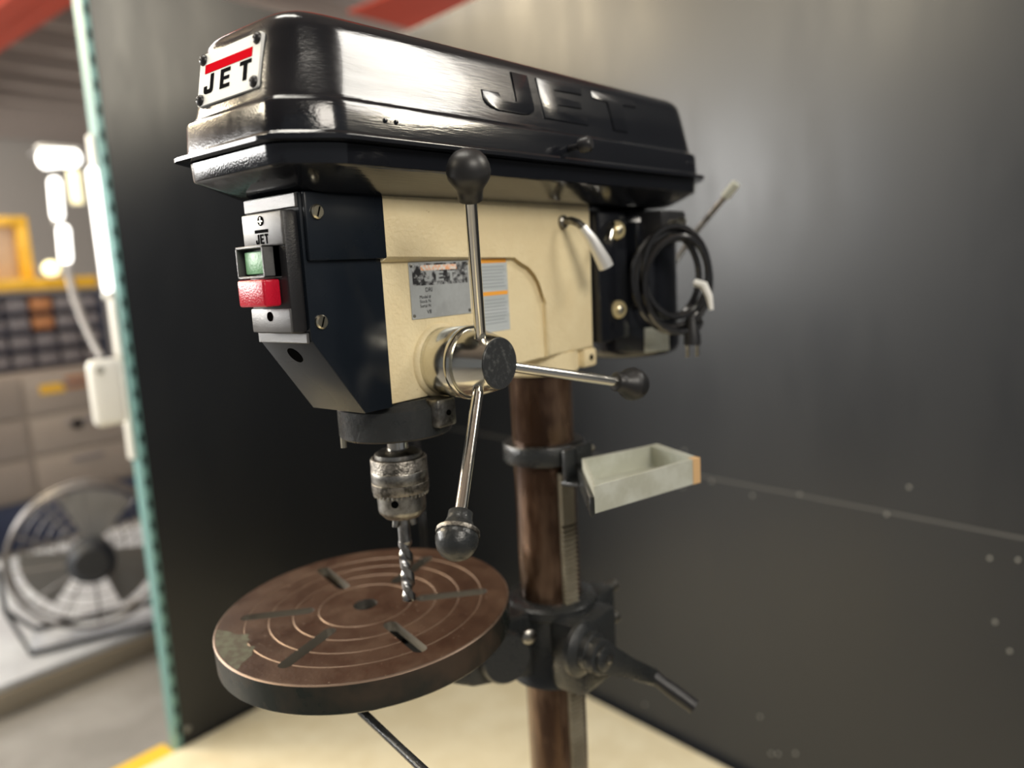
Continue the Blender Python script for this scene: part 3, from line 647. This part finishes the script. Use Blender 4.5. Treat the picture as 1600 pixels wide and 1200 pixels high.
# cabinet with drawers, shelf of bins above it, yellow frame on top
cb = tag(empty('drawer_cabinet', (-4.85, .85, -.02)), 'taupe metal drawer cabinet under the navy bin shelf', 'cabinet')
obj('body', MB().box((-.35, -1.9, .30), (.28, .62, 1.06), .006), cab_grey, cb)
obj('plinth', MB().box((-.33, -1.85, .0), (.24, .60, .30), .006), bin_navy, cb)
for j in range(3):
    for i in range(4):
        y0 = -1.88 + i * .622; z0 = .33 + j * .24
        dr = obj('drawer', MB().box((.281, y0 + .01, z0), (.300, y0 + .61, z0 + .225), .004), cab_grey, cb)
        obj('handle', MB().box((.301, y0 + .22, z0 + .16), (.318, y0 + .40, z0 + .18), .004), bin_grey, dr)
obj('yellow_sticker', MB().box((.301, .08, .93), (.304, .22, .985)), yellow_m, cb)
obj('orange_sticker', MB().box((.301, .23, .94), (.304, .36, 1.02)), bin_orange, cb)
obj('lock_knob', MB().cyl((.301, .26, .72), (.325, .26, .72), .03, seg=14), dark, cb)
sb = tag(empty('bin_shelf', (-4.90, .85, 1.05)), 'navy shelf of small grey and orange parts bins', 'shelf')
obj('back_panel', MB().box((-.20, -1.8, .0), (-.18, .60, .47)), bin_navy, sb)
for j in range(5): obj('shelf_board', MB().box((-.179, -1.8, .0 + j * .113), (.10, .60, .016 + j * .113), .002), bin_navy, sb)
for yy in (-1.82, .601): obj('side_panel', MB().box((-.20, yy, 0), (.10, yy + .018, .47)), bin_navy, sb)
cnt = 0
for j in range(4):
    for i in range(17):
        y0 = -1.78 + i * .139
        m = bin_orange if (j, i) in ((3, 14), (2, 14), (1, 6)) else bin_grey
        rowname = ('bottom', 'second', 'third', 'top')[j]
        bn_ = tag(obj('parts_bin', MB().box((-.08, -.058, 0), (.14, .058, .078), .006), m, None, (-4.90, .85 + y0 + .064, 1.05 + .0165 + j * .113)), ('orange' if m is bin_orange else 'grey') + ' plastic parts bin in the ' + rowname + ' row of the navy shelf', 'bin', 'parts bins on the navy shelf')
ym = tag(empty('yellow_frame_stand', (-4.87, .86, 1.536)), 'yellow painted metal frame stand on top of the bin shelf', 'stand')
obj('base_plate', MB().box((-.14, -.55, 0), (.10, .58, .075), .006), yellow_m, ym)
for y0 in (-.30, .17): obj('upright', MB().box((-.05, y0, .076), (.02, y0 + .07, .40), .004), yellow_m, ym)
obj('crossbar', MB().box((-.05, -.30, .401), (.02, .24, .46), .004), yellow_m, ym)
obj('centre_panel', MB().box((-.045, -.229, .08), (-.02, .169, .40), .004), mat('tan_board', (.52, .38, .28), .6), ym)
tag(obj('red_box', MB().box((-.06, -.09, 0), (.10, .05, .09), .008), red_m, None, (-4.73, .60, 1.612)), 'small red plastic box on the yellow stand base', 'box')
def bulb(loc, r):
    o = empty('indicator_lamp', loc); obj('glass', MB().lathe([(r * .5, .3 * r), (r * .86, .6 * r), (r, r), (r * .86, 1.5 * r), (r * .5, 1.86 * r), (.001, 2 * r)], seg=18), lamp_y, o); obj('socket', MB().cyl((0, 0, 0), (0, 0, r * .35), r * .55, seg=14), white_pl, o); return o
tag(bulb((-4.745, .78, 1.612), .05), 'small glowing lamp beside the red box', 'lamp')
tag(bulb((-4.72, 1.15, 1.612), .05), 'small glowing lamp at the end of the yellow base', 'lamp')
# lit fixtures hanging before the far wall
lf = tag(empty('strip_lamp', (-4.46, 1.183, 2.24)), 'bright white lit strip lamp hanging above the yellow stand', 'lamp')
obj('housing', MB().box((-.03, -.11, .11), (.05, .11, .13), .006), white_pl, lf)
obj('diffuser', MB().lathe([(.03, -.11), (.052, -.09), (.045, .09), (.03, .11)], (.01, 0, .06), (.1, 1, .12), 18), lamp_w, lf)
obj('wall_arm', MB().tube([V(0, 0, .12), V(-.25, .0, .14), V(-.42, 0, .14)], .008, 6), grey_cable, lf)
pn = obj('amber_panel', MB().box((-.01, .037, -.20), (.01, .107, -.002), .008), mat('lit_panel', (.9, .85, .6), .4, emit=(1, .90, .55), estr=1.4), lf)
pn['label'] = 'pale yellow lit panel'
obj('panel_hanger', MB().tube([V(-.02, .072, -.01), V(-.02, .072, .12)], .006, 6), white_pl, lf)
for (yy, z0, z1, lab) in ((1.128, 1.945, 2.187, 'upper lit tube lamp of the vertical pair'), (1.140, 1.69, 1.91, 'lower lit tube lamp of the vertical pair')):
    t_ = tag(empty('tube_lamp', (-4.45, yy, z0)), lab, 'lamp')
    obj('tube', MB().lathe([(.02, 0), (.032, .02), (.032, z1 - z0 - .02), (.02, z1 - z0)], (0, 0, 0), (0, .05, 1), 16), lamp_w, t_)
    obj('end_cap', MB().cyl((0, 0, -.016), (0, 0, -.001), .028, seg=14), white_pl, t_)
# added glare bar, junction box and cable at the end of the left wall
el = tag(empty('post_glare_bar', (-1.785, .236, 1.50)), 'slim glowing bar added as overexposed glare on the teal post', 'lamp')
obj('diffuser', MB().box((-.013, -.015, 0), (.013, .015, .36), .010, 3), mat('glare_glow', (.9, .9, .88), .4, emit=(1, .99, .95), estr=2.2), el)  # glow added in place of an overexposed reflection, no lamp on the post
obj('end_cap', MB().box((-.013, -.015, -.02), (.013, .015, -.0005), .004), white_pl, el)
jb = tag(empty('junction_box', (-1.790, .196, 1.105)), 'white rounded junction box on the teal post', 'junction box')
obj('box', MB().box((-.025, -.045, 0), (.025, .045, .20), .02, 4), white_pl, jb)
obj('cover_screw', MB().lathe([(.012, 0), (.008, .006), (.001, .007)], (.0255, -.02, .17), (1, 0, 0), 12), screw_m, jb)
tag(obj('hanging_cable', MB().tube(smooth_path([V(-4.45, 1.137, 1.672), V(-4.20, 1.05, 1.66), V(-3.85, .92, 1.60), V(-3.30, .715, 1.475), V(-2.55, .46, 1.37), V(-2.05, .285, 1.318), V(-1.79, .196, 1.306)], 1), [.020, .020, .019, .017, .013, .011, .010], 8), grey_cable), 'grey cable curving down into the white junction box', 'cable')
